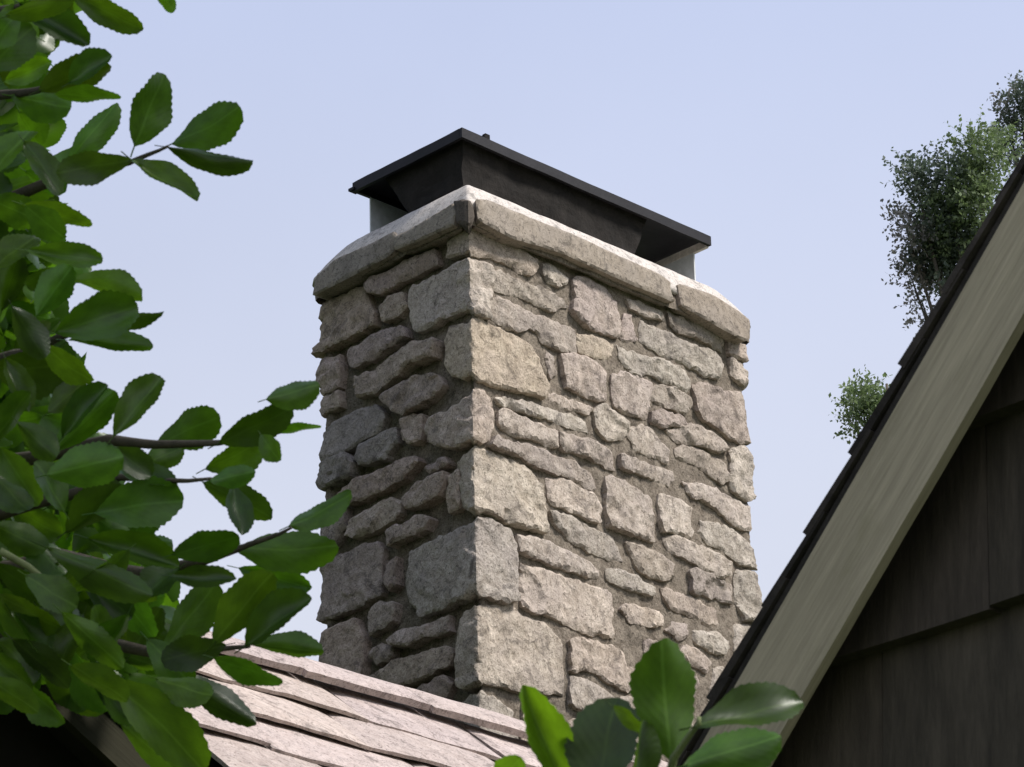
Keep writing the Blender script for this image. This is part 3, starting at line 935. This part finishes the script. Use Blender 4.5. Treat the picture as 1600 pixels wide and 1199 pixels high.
def gable(thing, anchor_px, depth, outer, qf, sign, run_lo, run_hi, butt, joint_px, mats, roof_depth=4.0, base_z=0.0, along=None):
    """a gable end on a plane parallel to the chimney's dark face.
    outer: two pixels on the roof edge (low, high); qf: fascia top and bottom offsets below it (m)"""
    mf, ms, mw = mats
    d1, d2 = along or (globals()['d1'], globals()['d2'])
    P0 = at(*anchor_px, depth)
    n = d1
    h_ax = -d2                                   # to the right, towards the viewer
    a = hit(*outer[0], P0, n)
    b = hit(*outer[1], P0, n)
    r = (b - a).normalized()                     # up the rake
    q = r.cross(d1)
    if q.z > 0: q = -q                           # down, square to the rake
    L = (b - a).length
    x0, x1 = -run_lo, L + run_hi
    # rake board
    nb = 60
    vs, fs = [], []
    for i in range(nb + 1):
        x = x0 + (x1 - x0) * i / nb
        wv = 0.0025 * nz((x, 1, 2), 2.2) + 0.001 * nz((x, 4, 2), 15)
        for (qq, dd) in ((qf[0], 0.0), (qf[1] + wv, 0.0), (qf[1] + wv, 0.017), (qf[0], 0.017)):
            vs.append(a + r * x + q * qq + d1 * (dd + wv * .5))
    for i in range(nb):
        for k in range(4):
            fs.append((i * 4 + k, i * 4 + (k + 1) % 4, i * 4 + 4 + (k + 1) % 4, i * 4 + 4 + k))
    fs += [(0, 3, 2, 1), (nb * 4, nb * 4 + 1, nb * 4 + 2, nb * 4 + 3)]
    rb_ = obj('rake_board', vs, fs, mf, thing)
    at_ = rb_.data.attributes.new('grain', 'FLOAT_VECTOR', 'POINT')
    for i_, v_ in enumerate(vs): at_.data[i_].vector = ((v_ - a).dot(r), (v_ - a).dot(q), (v_ - a).dot(d1))
    # roof deck and soffit behind the board
    rf = obj('roof', *boxv(a, r, q, d1, x0, x1, 0.012, qf[0] - 0.001, 0.002, roof_depth), M_ROOFING, thing)
    obj('soffit', *boxv(a, r, q, d1, x0, x1, qf[0] + 0.001, qf[0] + 0.02, 0.030, roof_depth - .05), mw, thing)
    # shingles lapped up the rake: thin, slightly uneven, each its own piece
    rnd = random.Random(int(depth * 100))
    x = x0
    lap = 0
    while x < x1:
        w = rnd.uniform(0.11, 0.15)
        out = rnd.uniform(0.001, 0.006)
        lift = rnd.uniform(0.0, 0.004)
        q0, q1 = 0.012 - 0.001, 0.0 - lift
        c4 = []
        for (xx, qt, qb) in ((x, q1 - 0.006, q0 - 0.006), (x + w * 1.35, q1 + 0.004, q0 - 0.001)):
            for dd in (-out, 0.45):
                c4 += [a + r * xx + q * qt + d1 * dd, a + r * xx + q * qb + d1 * dd]
        f_ = [(0, 1, 3, 2), (4, 6, 7, 5), (0, 2, 6, 4), (1, 5, 7, 3), (0, 4, 5, 1), (2, 3, 7, 6)]
        sh = obj('roof_shingle', c4, f_, M_ROOFING, rf)
        bb = rnd.uniform(0.7, 1.6)
        sh.color = (bb, bb * .95, bb * .92, 1)
        x += w
    # wall behind, with lapped shakes
    wd = 0.10
    wp = a + d1 * wd
    def uv(p): return ((p - wp).dot(h_ax), p.z)
    ra = uv(a + q * (qf[0] + 0.022)); rb = uv(b + q * (qf[0] + 0.022))
    nr = (-(rb[1] - ra[1]), rb[0] - ra[0])
    if nr[1] < 0: nr = (-nr[0], -nr[1])
    end = uv(a + r * (x1 if sign > 0 else x0))
    start = uv(a + r * (x0 if sign > 0 else x1))
    hi_u = max(end[0], start[0]); lo_u = min(end[0], start[0])
    tall = max(end[1], start[1]); low = min(end[1], start[1])
    wpoly = clip([(lo_u, base_z), (hi_u, base_z), (hi_u, tall), (lo_u, tall)], ra, nr)
    def ext(poly, t0, t1):
        n_ = len(poly)
        vs = [wp + h_ax * u + Z * (z - wp.z) + d1 * t0 for u, z in poly] + [wp + h_ax * u + Z * (z - wp.z) + d1 * t1 for u, z in poly]
        fs = [tuple(range(n_)), tuple(range(n_, 2 * n_))[::-1]] + [(i, (i + 1) % n_, n_ + (i + 1) % n_, n_ + i) for i in range(n_)]
        return vs, fs
    obj('wall', *ext(wpoly, 0.0, 0.15), mw, thing)
    if butt is None: return
    z1 = np.mean([hit(*p, wp, n).z for p in butt[0]])
    z2 = np.mean([hit(*p, wp, n).z for p in butt[1]])
    e = z1 - z2
    for row in range(-3, 6):
        zb = z2 + row * e
        ju = uv(hit(*joint_px, wp, n))[0] + (0.0 if row == 0 else rnd.uniform(-.2, .2))
        us = [ju]
        while us[-1] < hi_u: us.append(us[-1] + rnd.uniform(0.26, 0.42))
        u = ju
        while u > lo_u:
            u -= rnd.uniform(0.19, 0.30)
            us.insert(0, u)
        for u0, u1 in zip(us, us[1:]):
            g_ = rnd.uniform(0.0006, 0.002)
            dz = rnd.uniform(-.012, .012) if row else rnd.uniform(-.003, .003)
            poly = clip([(u0 + g_, zb + dz), ((u0 + u1) / 2, zb + dz + rnd.uniform(-.004, .004)), (u1, zb + dz + rnd.uniform(-.005, .005)), (u1, zb + e * 1.04), (u0 + g_, zb + e * 1.04)], ra, nr)
            if len(poly) < 3: continue
            bt = rnd.uniform(0.026, 0.034)
            zlo = min(p[1] for p in poly)
            vs = []
            for (uu, zz_) in poly:
                f_ = (zz_ - zlo) / (e * 1.04)
                vs.append(wp + h_ax * uu + Z * (zz_ - wp.z) - d1 * (bt * (1 - f_) + 0.004 * f_ + 0.002))
            for (uu, zz_) in poly: vs.append(wp + h_ax * uu + Z * (zz_ - wp.z) - d1 * 0.001)
            n_ = len(poly)
            fs = [tuple(range(n_)), tuple(range(n_, 2 * n_))[::-1]] + [(i, (i + 1) % n_, n_ + (i + 1) % n_, n_ + i) for i in range(n_)]
            sk = obj('shake', vs, fs, ms, thing)
            bb = rnd.uniform(0.92, 1.10)
            sk.color = (bb, bb * rnd.uniform(.95, 1.0), bb * rnd.uniform(.9, 1.0), 1)

GA = at(1370, 760, 4.6)
gh = root('gabled_house', (GA.x + .6, GA.y, 0), 'dark shake sided gable with weathered rake board on the right', 'house')
pp = [hit(x, y, GA, d1) for x, y in ((1130, 1065), (1614, 222), (1470, 520), (1150, 1060), (1322, 962), (1600, 492))]
rr = (pp[1] - pp[0]).normalized()
qq = rr.cross(d1)
if qq.z > 0: qq = -qq
qft = ((pp[2] - pp[0]).dot(qq) + (pp[3] - pp[0]).dot(qq)) / 2
qfb = ((pp[4] - pp[0]).dot(qq) + (pp[5] - pp[0]).dot(qq)) / 2
gable(gh, (1370, 760), 4.6, ((1130, 1065), (1614, 222)), (qft, qfb), 1, 1.2, 1.1,
      (((1490, 682), (1600, 634)), ((1322, 1044), (1600, 936))), (1322, 1010), (M_FASCIA, M_SHAKE, M_WALLDK))
ph = root('porch', (at(60, 1150, 5.2).x, at(60, 1150, 5.2).y, 0), 'shadowy porch gable with olive rake board in the lower left corner', 'porch')
pp2 = [hit(x, y, at(150, 1150, 5.2), d2) for x, y in ((260, 1199), (160, 1105), (175, 1199), (110, 1145))]
r2 = (pp2[1] - pp2[0]).normalized()
q2 = r2.cross(d2)
if q2.z > 0: q2 = -q2
gable(ph, (150, 1150), 5.2, ((270, 1199), (165, 1100)), (0.014, (pp2[2] - pp2[0]).dot(q2)), -1, 0.9, 0.5, None, None,
      (board_mat('olive rake board', (0.034, 0.032, 0.018)), M_SHAKE, M_WALLDK), roof_depth=1.2, along=(d2, -d1))

# ------------------------------------------------------------------ broad-leaved tree on the left
def leaf_mesh(name, bend, fold, twist, seed):
    rnd = random.Random(seed)
    n = 26
    vs, fs = [], []
    for i in range(n + 1):
        t = i / n
        w = 0.5 * (math.sin(math.pi * min(1, t ** 0.88 * 0.96 + 0.0)) ** 0.72) * (0.55 + 0.62 * t) * (1.0 if t < .97 else 0.6)
        w = max(w, 0.012)
        ser = 1 + (0.04 if i % 2 else -0.03) * (1 if i > 5 else 0) + 0.05 * math.sin(5 * t * math.pi + seed)
        ph_ = twist * t
        for j, f in enumerate((-1, -0.55, 0, 0.55, 1)):
            y = f * w * (ser if abs(f) == 1 else 1)
            z = -bend * t * t + fold * abs(f) * w * 1.6 + 0.02 * math.sin(9 * t + seed + 2 * f)
            y2, z2 = y * math.cos(ph_) - z * math.sin(ph_), y * math.sin(ph_) + z * math.cos(ph_)
            vs.append((t - (0.012 if i % 2 == 0 and abs(f) == 1 else 0), y2, z2))
    for i in range(n):
        for j in range(4):
            a = i * 5 + j
            fs.append((a, a + 5, a + 6, a + 1))
    # petiole
    m0 = len(vs)
    for x in (-0.16, 0.04):
        for k in range(3):
            g_ = 2.1 * k
            vs.append((x, 0.014 * math.cos(g_), 0.014 * math.sin(g_) + (0.03 if x < 0 else 0)))
    for k in range(3): fs.append((m0 + k, m0 + (k + 1) % 3, m0 + 3 + (k + 1) % 3, m0 + 3 + k))
    me = bpy.data.meshes.new(name)
    me.from_pydata(vs, [], fs)
    me.update()
    me.polygons.foreach_set('use_smooth', [True] * len(me.polygons))
    me.materials.append(M_LEAF)
    return me
LEAVES = [leaf_mesh('leaf', b, f, t, s) for b, f, t, s in ((0.10, 0.18, 0.2, 1), (-0.08, 0.25, -0.25, 2), (0.22, 0.12, 0.35, 3), (0.05, 0.35, -0.1, 4), (0.30, 0.22, -0.4, 5), (0.0, 0.10, 0.5, 6))]

def put_leaf(parent, bx, by, tx, ty, w, depth, rnd, shade=None):
    b = at(bx, by, depth)
    t = at(tx, ty, depth + rnd.uniform(-0.035, 0.035))
    x = (t - b)
    L = x.length
    x = x.normalized()
    view = (b - CAM).normalized()
    y = x.cross(view).normalized()
    z = x.cross(y)
    roll = rnd.uniform(-0.75, 0.75)
    yr = y * math.cos(roll) + z * math.sin(roll)
    if rnd.random() < 0.5: yr = -yr
    zr = x.cross(yr)
    Wm = w / FPX * depth / max(0.6, math.cos(roll))
    S = (L, Wm * 1.0, L * 0.8)
    o = bpy.data.objects.new('leaf', rnd.choice(LEAVES))
    col.objects.link(o)
    o.parent = parent
    m = Matrix((x * S[0], yr * S[1], zr * S[2])).transposed().to_4x4()
    m.translation = b - WL[parent.name]
    o.matrix_basis = m
    bb = rnd.uniform(0.5, 1.55) if shade is None else shade
    wv = rnd.uniform(-0.1, 0.25)
    o.color = (bb * (1 + wv), bb, bb * rnd.uniform(.6, 1.2), 1)
    return o

TL = [(210,228,256,116,88),(268,225,385,178,62),(262,230,396,256,42),(205,250,306,320,50),(205,250,88,270,50),(107,252,182,158,56),
 (110,-10,222,48,50),(240,-25,273,19,30),(30,5,140,68,58),(10,25,135,-6,55),(62,142,168,92,72),(85,148,189,153,44),(108,130,173,86,50),
 (-20,112,46,38,80),(8,128,84,96,44),(18,150,112,172,60),(30,175,62,228,46),(-10,272,42,192,62),(38,222,96,292,52),(35,320,144,352,48),
 (40,268,102,302,40),(40,322,100,372,58),(42,392,159,408,48),(-20,310,62,345,62),(-10,420,52,362,60),(108,418,42,444,46),(58,492,112,416,62),
 (86,520,216,478,84),(112,438,224,466,46),(145,505,256,502,40),(108,532,234,532,30),(-15,572,112,588,78),(68,540,136,602,56),(8,560,46,642,46),
 (76,644,132,598,52),(98,684,166,600,46),(84,706,182,612,62),(178,682,252,588,60),(245,694,343,650,60),(343,692,458,640,64),(416,624,499,602,54),
 (426,674,502,668,26),(322,732,418,688,54),(408,680,432,718,42),(328,752,398,738,38),(318,754,424,806,58),(364,758,376,838,50),(270,867,374,838,62),
 (364,856,524,868,64),(452,822,550,784,54),(150,802,286,774,84),(224,726,288,698,48),(184,734,277,766,48),(74,742,192,714,80),(104,832,192,764,64),
 (28,660,88,716,52),(-10,692,42,610,52),(-10,740,42,802,52),(138,842,280,882,58),(280,888,220,932,54),(74,856,238,936,54),(268,900,372,906,42),
 (256,1014,342,912,66),(204,1022,247,948,62),(168,1022,148,946,52),(334,1006,424,892,78),(384,1010,484,932,66),(394,1008,506,1018,42),
 (374,888,489,918,48),(334,1028,442,1066,58),(352,1008,252,1032,62),(274,1054,399,1132,54),(244,1060,332,1092,52),(168,1058,328,1194,80),
 (190,1130,316,1234,74),(-10,880,112,962,62),(60,898,132,988,54),(98,958,192,1042,54),(18,958,97,1052,58),(-12,918,62,1002,62),(60,1018,132,1112,50),
 (110,1010,172,1112,54),(-5,1000,72,1062,54),(60,950,122,1012,50),(100,800,60,720,56),(40,840,100,900,60),(-10,820,70,860,60),(20,480,70,560,56),
 (0,700,60,790,62),(150,880,240,1000,60),(200,860,130,930,56),(120,900,210,965,56),(30,20,-20,70,60),(60,60,0,20,60),(240,770,215,840,58),(180,700,235,745,52),
 (200,960,150,1040,56),(90,880,20,930,60),(140,1060,210,1130,60),(230,1000,300,1070,58),
 (-20,960,80,1010,56),(20,1000,110,1070,54),(-30,1010,50,1080,56),(70,1050,160,1120,52),(0,930,90,985,54),(110,1040,200,1090,54),(-20,1060,60,1110,50),(40,900,120,950,54),(130,960,90,1040,50),(30,1060,100,1130,46)]
tp = at(-420, 980, 4.7)
tree = root('broadleaf_tree', (tp.x, tp.y, 0), 'leafy green tree reaching in from the left edge beside the chimney', 'tree')
rt = random.Random(5)
for i, (bx, by, tx, ty, w) in enumerate(TL):
    put_leaf(tree, bx, by, tx, ty, w, 4.35 + rt.uniform(-0.25, 0.22), rt)
# leaves deeper in the crown, between and behind the outer ones
REG = np.array([(-60,-60),(70,-60),(105,40),(60,110),(70,200),(55,290),(90,330),(70,420),(60,480),(95,560),(90,640),(150,720),(200,790),(220,850),(265,960),(270,1040),(215,1075),(140,1090),(60,1060),(-60,1030)], float)
cnt = 0
while cnt < 180:
    x, y = rt.uniform(-60, 300), rt.uniform(-60, 1110)
    if not inside(np.array([(x, y)]), REG)[0]: continue
    a_ = rt.uniform(-0.9, 1.1)
    L = rt.uniform(70, 115)
    if x < 30: a_ = rt.uniform(-3, 3)
    put_leaf(tree, x - math.cos(a_) * L * .6, y - math.sin(a_) * L * .6, x + math.cos(a_) * L * .4, y + math.sin(a_) * L * .4,
             L * rt.uniform(.4, .65), 4.75 + rt.uniform(-0.1, 0.75), rt)
    cnt += 1
# foliage added out of the frame for its shade, and inner leaves, as masses
def leaf_mass(name, n, fun, parent, mat, rnd):
    vs, fs = [], []
    for k in range(n):
        p, L, wd = fun(rnd)
        ax = V((rnd.gauss(0, 1), rnd.gauss(0, 1), rnd.gauss(0, .6))).normalized()
        sd2 = ax.cross(V((rnd.gauss(0, 1), rnd.gauss(0, 1), rnd.gauss(0, 1)))).normalized()
        nn = ax.cross(sd2)
        i = len(vs)
        vs += [p, p + ax * L * .4 + sd2 * wd * .4 + nn * wd * .12, p + ax * L * .75 + sd2 * wd * .45, p + ax * L, p + ax * L * .75 - sd2 * wd * .45, p + ax * L * .4 - sd2 * wd * .4 + nn * wd * .12, p + ax * L * .5]
        fs += [(i, i + 1, i + 6), (i + 1, i + 2, i + 6), (i + 2, i + 3, i + 6), (i + 3, i + 4, i + 6), (i + 4, i + 5, i + 6), (i + 5, i, i + 6)]
    o_ = obj(name, vs, fs, mat, parent, smooth=True)
    return tag(o_, kind='stuff')
def shade_leaf(r):                                   # unseen foliage left of and above the picture, added for its shade
    while True:
        p = V((r.gauss(0, 1), r.gauss(0, 1), r.gauss(0, 1))).normalized() * (r.random() ** 0.4)
        if r.random() < 0.4: p = V((-2.75, 10.9, 6.0)) + V((p.x * 1.5, p.y * 1.9, p.z * 2.7))
        elif r.random() < 0.975: p = V((-3.9, 9.0, 6.6)) + V((p.x * 2.6, p.y * 4.4, p.z * 4.2))
        else: p = V((0.8, 3.3, 5.2)) + V((p.x * 1.25, p.y * 0.9, p.z * 0.5))
        q = p - CAM
        f_ = max(.1, q.dot(F))
        if 800 + FPX * q.dot(R) / f_ < -80 or 599.5 - FPX * q.dot(U) / f_ < -150: return p, r.uniform(.13, .19), r.uniform(.08, .11)
leaf_mass('crown', 36000, shade_leaf, tree, M_LEAF, rt)  # out of view, added to darken the chimney's left face and near leaves
def inner():
    vs, fs = [], []
    n_ = 0
    while n_ < 1460:
        far_ = n_ >= 560                       # the side of the crown beyond the picture's edge
        x, y = (rt.uniform(-520, -50), rt.uniform(-330, 1080)) if far_ else (rt.uniform(-60, 280), rt.uniform(-60, 1110))
        if not far_ and not inside(np.array([(x, y)]), REG * np.array([0.9, 1.0]))[0]: continue
        me = rt.choice(LEAVES)
        L = rt.uniform(.06, .085)
        w = L * rt.uniform(.75, 1.0)
        m = Matrix.Rotation(rt.uniform(-3.1, 3.1), 3, 'X') @ Matrix.Rotation(rt.uniform(-1.0, 1.0), 3, 'Y')
        m = Matrix.Rotation(rt.uniform(-1.2, 1.2) if x > 60 else rt.uniform(-3, 3), 3, 'Y') @ Matrix.Rotation(rt.uniform(-1, 1), 3, 'Z') @ m
        c = at(x, y, rt.uniform(4.2, 5.5) if far_ else rt.uniform(4.9, 6.0))
        i0 = len(vs)
        vs += [c + m @ V((v.co.x * L, v.co.y * w, v.co.z * L)) for v in me.vertices]
        fs += [tuple(i0 + k for k in p.vertices) for p in me.polygons]
        n_ += 1
    return vs, fs
tag(obj('inner_leaves', *inner(), M_LEAF, tree, smooth=True), kind='stuff')
trunk = [V((tp.x, tp.y, z)) + V((0.05 * math.sin(z), 0.04 * math.cos(z * 1.3), 0)) for z in (0, .8, 1.6, 2.3, 3.0, 3.7, 4.4)]
obj('trunk', *tube(trunk, [.085, .075, .065, .055, .045, .035, .015], 10), M_BRANCH, tree, smooth=True)
def br(pxs, d0, d1_, r0, r1, mat=M_BRANCH, start=None, parent=None, name='branch'):
    pts = [] if start is None else [start + V((0, 0, (700 - pxs[-1][1]) * 0.0009))]
    n_ = len(pxs)
    for i, (x, y) in enumerate(pxs): pts.append(at(x, y, d0 + (d1_ - d0) * i / max(1, n_ - 1)))
    # subdivide with a slight wander
    out = []
    for a, b in zip(pts, pts[1:]):
        for k in range(4):
            p = a.lerp(b, k / 4)
            out.append(p + V((nz(p, 9), nz(p, 9, 4), nz(p, 9, 8))) * 0.006)
    out.append(pts[-1])
    m = len(out)
    return obj(name, *tube(out, [r0 + (r1 - r0) * i / (m - 1) for i in range(m)], 6), mat, parent or tree, smooth=True)
br([(-200, 1010), (0, 985), (150, 1000), (250, 1020), (390, 1010)], 4.7, 4.4, .02, .0025, start=trunk[4])
br([(-250, 930), (-60, 900), (90, 870), (230, 900), (300, 880), (370, 862), (455, 825)], 4.7, 4.35, .018, .002, start=trunk[4])
br([(-220, 860), (0, 800), (110, 775), (190, 745), (330, 748)], 4.7, 4.35, .016, .002, start=trunk[4])
br([(-200, 760), (0, 720), (80, 712), (170, 690), (245, 695), (343, 692), (430, 674)], 4.7, 4.35, .015, .002, start=trunk[5])
br([(-150, 620), (20, 560), (70, 540), (110, 520), (150, 505)], 4.7, 4.35, .014, .002, start=trunk[5])
br([(-150, 380), (0, 320), (60, 290), (120, 262), (205, 250), (262, 229)], 4.7, 4.35, .014, .002, start=trunk[5])
br([(-150, 160), (0, 150), (60, 142), (108, 130)], 4.7, 4.35, .012, .002, start=trunk[5])
br([(-150, 40), (-20, 20), (60, 0), (120, -20)], 4.7, 4.35, .012, .002, start=trunk[6])
br([(0, 858), (45, 885), (80, 915), (98, 935), (104, 965)], 4.2, 4.2, .0045, .003, M_TWIG, name='twig')

# ------------------------------------------------------------------ shrub at the bottom edge
sp = at(1010, 1600, 3.1)
shrub = root('shrub', (sp.x, sp.y, 0), 'young shrub tip with a few large leaves at the bottom edge below the chimney', 'shrub')
rs = random.Random(21)
for (bx, by, tx, ty, w, dp) in ((892,1262,818,1072,70,3.05),(928,1262,958,1086,118,3.0),(958,1104,1010,1142,34,3.0),(1048,1186,1028,1004,124,3.1),
                                (1088,1136,1256,1088,66,3.0),(1070,1196,1220,1148,92,2.95),(766,1232,816,1184,44,3.1),(984,1262,1008,1126,52,2.95),(1040,1250,1120,1262,70,3.0)):
    l = put_leaf(shrub, bx, by, tx, ty, w, dp, rs)
br([(1005, 1700), (1020, 1400), (1035, 1250), (1052, 1180), (1076, 1140), (1092, 1120)], 3.05, 3.0, .006, .002, M_TWIG, parent=shrub, name='stem')
br([(1020, 1400), (950, 1320), (925, 1262), (900, 1262)], 3.05, 3.0, .004, .002, M_TWIG, parent=shrub, name='stem')
br([(1005, 1700), (1000, 2200), (1010, 2900)], 3.05, 3.05, .007, .011, M_BRANCH, parent=shrub, name='stem')

# ------------------------------------------------------------------ trees behind the gable
def far_mat(name, c, tr):
    m, nt, b = new_mat(name)
    p = pos(nt)
    t = tex(nt, 9, 3, 0.6, p)
    cc = mix(nt, 1.0, c, ramp(nt, t.outputs[0], [(0.3, G(0.55)), (0.7, G(1.35))]).outputs[0], 'MULTIPLY')
    nt.links.new(cc, b.inputs['Base Color'])
    b.inputs['Roughness'].default_value = 0.7
    ts = N(nt, 'ShaderNodeBsdfTranslucent')
    ts.inputs[0].default_value = (*tr, 1)
    ms = N(nt, 'ShaderNodeMixShader')
    ms.inputs[0].default_value = 0.3
    nt.links.new(b.outputs[0], ms.inputs[1])
    nt.links.new(ts.outputs[0], ms.inputs[2])
    nt.links.new(ms.outputs[0], nt.nodes['Material Output'].inputs[0])
    return m
MF_G = far_mat('far green foliage', (0.15, 0.20, 0.095), (0.21, 0.30, 0.11))
MF_D = far_mat('far dark foliage', (0.105, 0.132, 0.10), (0.12, 0.17, 0.11))
MF_B = far_mat('far dry sprays', (0.22, 0.21, 0.195), (0.2, 0.21, 0.175))
def sprig_mass(name, clumps, depth, parent, mat, rnd, size=0.0155):
    vs, fs = [], []
    for (x, y, rad, dens) in clumps:
        rm = rad / FPX * depth
        c = at(x, y, depth + rnd.uniform(-.1, .1))
        nt_ = int(dens * rad * rad * 0.115)
        for k in range(nt_):
            dv = V((rnd.gauss(0, 1), rnd.gauss(0, 1), rnd.gauss(0, 1))).normalized()
            rr_ = rm * (rnd.random() ** 0.45)
            g_ = nz(c + dv * rr_, 5.5, 2.0)
            if g_ < -0.18 and rnd.random() < 0.85: continue
            if nz(dv * 1.0 + c, 2.6, rad) < -0.02: rr_ *= 0.6
            elif rnd.random() < .06: rr_ *= 1.25
            p = c + dv * rr_
            ax = (dv + V((rnd.gauss(0, .5), rnd.gauss(0, .5), rnd.gauss(0.3, .5)))).normalized()
            # a spray: thin twig with small leaves along it
            Ls = rnd.uniform(0.03, 0.075)
            side = ax.cross(V((rnd.gauss(0, 1), rnd.gauss(0, 1), rnd.gauss(0, 1)))).normalized()
            i = len(vs)
            vs += [p - side * .0012, p + side * .0012, p + ax * Ls]
            fs.append((i, i + 1, i + 2))
            for j in range(6):
                f = 0.2 + 0.16 * j
                q_ = p + ax * Ls * f
                sg = 1 if j % 2 else -1
                la = (side * sg + ax * rnd.uniform(.2, 1.0) + V((rnd.gauss(0, .3), rnd.gauss(0, .3), rnd.gauss(0, .3)))).normalized()
                wn_ = la.cross(V((rnd.gauss(0, 1), rnd.gauss(0, 1), rnd.gauss(0, 1)))).normalized()
                s_ = size * rnd.uniform(.6, 1.3)
                i = len(vs)
                vs += [q_, q_ + la * s_ * .5 + wn_ * s_ * .3, q_ + la * s_, q_ + la * s_ * .5 - wn_ * s_ * .3]
                fs.append((i, i + 1, i + 2, i + 3))
    return tag(obj(name, vs, fs, mat, parent), kind='stuff')
def far_tree(name, label, depth, tx, top, groups, limbs, seed):
    rnd = random.Random(seed)
    b = at(tx, 1150, depth)
    th = root(name, (b.x, b.y, 0), label, 'tree', 'trees behind the dark gable')
    tpv = at(tx, top, depth)
    pts = [V((b.x, b.y, 0)).lerp(tpv, k / 6) + V((.03 * math.sin(k * 2.1), 0, 0)) for k in range(7)]
    pts[0] = V((b.x, b.y, 0))
    obj('trunk', *tube(pts, [.09, .075, .06, .045, .03, .016, .004], 8), M_BRANCH, th, smooth=True)
    for (lx, ly) in limbs:
        e_ = at(lx, ly, depth)
        f_ = 0.0
        k_ = min(5, max(2, int(6 * (e_.z - 0.35) / tpv.z)))
        s_ = pts[k_]
        mid = s_.lerp(e_, .5) + V((0, 0, -.03))
        obj('limb', *tube([s_, mid, e_], [.014, .008, .002], 5), M_BRANCH, th, smooth=True)
    for nm, mt, cl in groups: sprig_mass(nm, cl, depth, th, mt, rnd)
    return th
far_tree('juniper_tree', 'large green tree with grey sprays rising behind the sloping roof edge', 11.0, 1530, 220, [
    ('foliage', MF_G, [(1530,235,40,1),(1545,270,48,1),(1500,320,50,1),(1540,330,60,1),(1460,330,32,.8),(1560,230,28,.9),(1515,275,34,1),(1490,370,46,1)]),
    ('dark_foliage', MF_D, [(1428,272,24,1.3),(1482,265,24,1.1),(1450,300,24,.9),(1458,370,34,1.1),(1484,390,42,1.2),(1424,290,16,.8),(1500,350,55,.8),(1455,410,34,1),(1472,440,30,1.1),(1456,462,24,1.0),(1490,430,34,1.1)]),
    ('dry_foliage', MF_B, [(1414,345,22,1.0),(1430,375,22,1.0),(1422,435,24,1.1),(1440,465,24,1.2),(1436,490,18,1.0),(1430,410,18,.8)])],
    [(1425, 262), (1480, 255), (1412, 345), (1422, 430), (1530, 225), (1440, 470), (1450, 330)], 3)
far_tree('juniper_tree', 'dark bushy treetop at the right edge above the roof', 11.8, 1625, 120, [
    ('foliage', MF_D, [(1592,165,26,1.3),(1605,190,40,1.3),(1580,205,24,1.1),(1590,235,34,1.2),(1640,170,50,1),(1618,150,30,1)]),
    ('dry_foliage', MF_B, [(1572,172,20,.5),(1588,150,16,.5)])], [(1575, 170), (1592, 145), (1580, 205)], 4)
far_tree('juniper_tree', 'small olive sprig of foliage low on the roof edge near the chimney', 10.4, 1385, 600, [
    ('foliage', MF_G, [(1346,612,18,1.3),(1356,630,20,1.3),(1336,632,15,1.1),(1340,655,17,1.1),(1362,650,22,1.2),(1380,645,26,1)])],
    [(1345, 605), (1335, 640), (1340, 660)], 6)
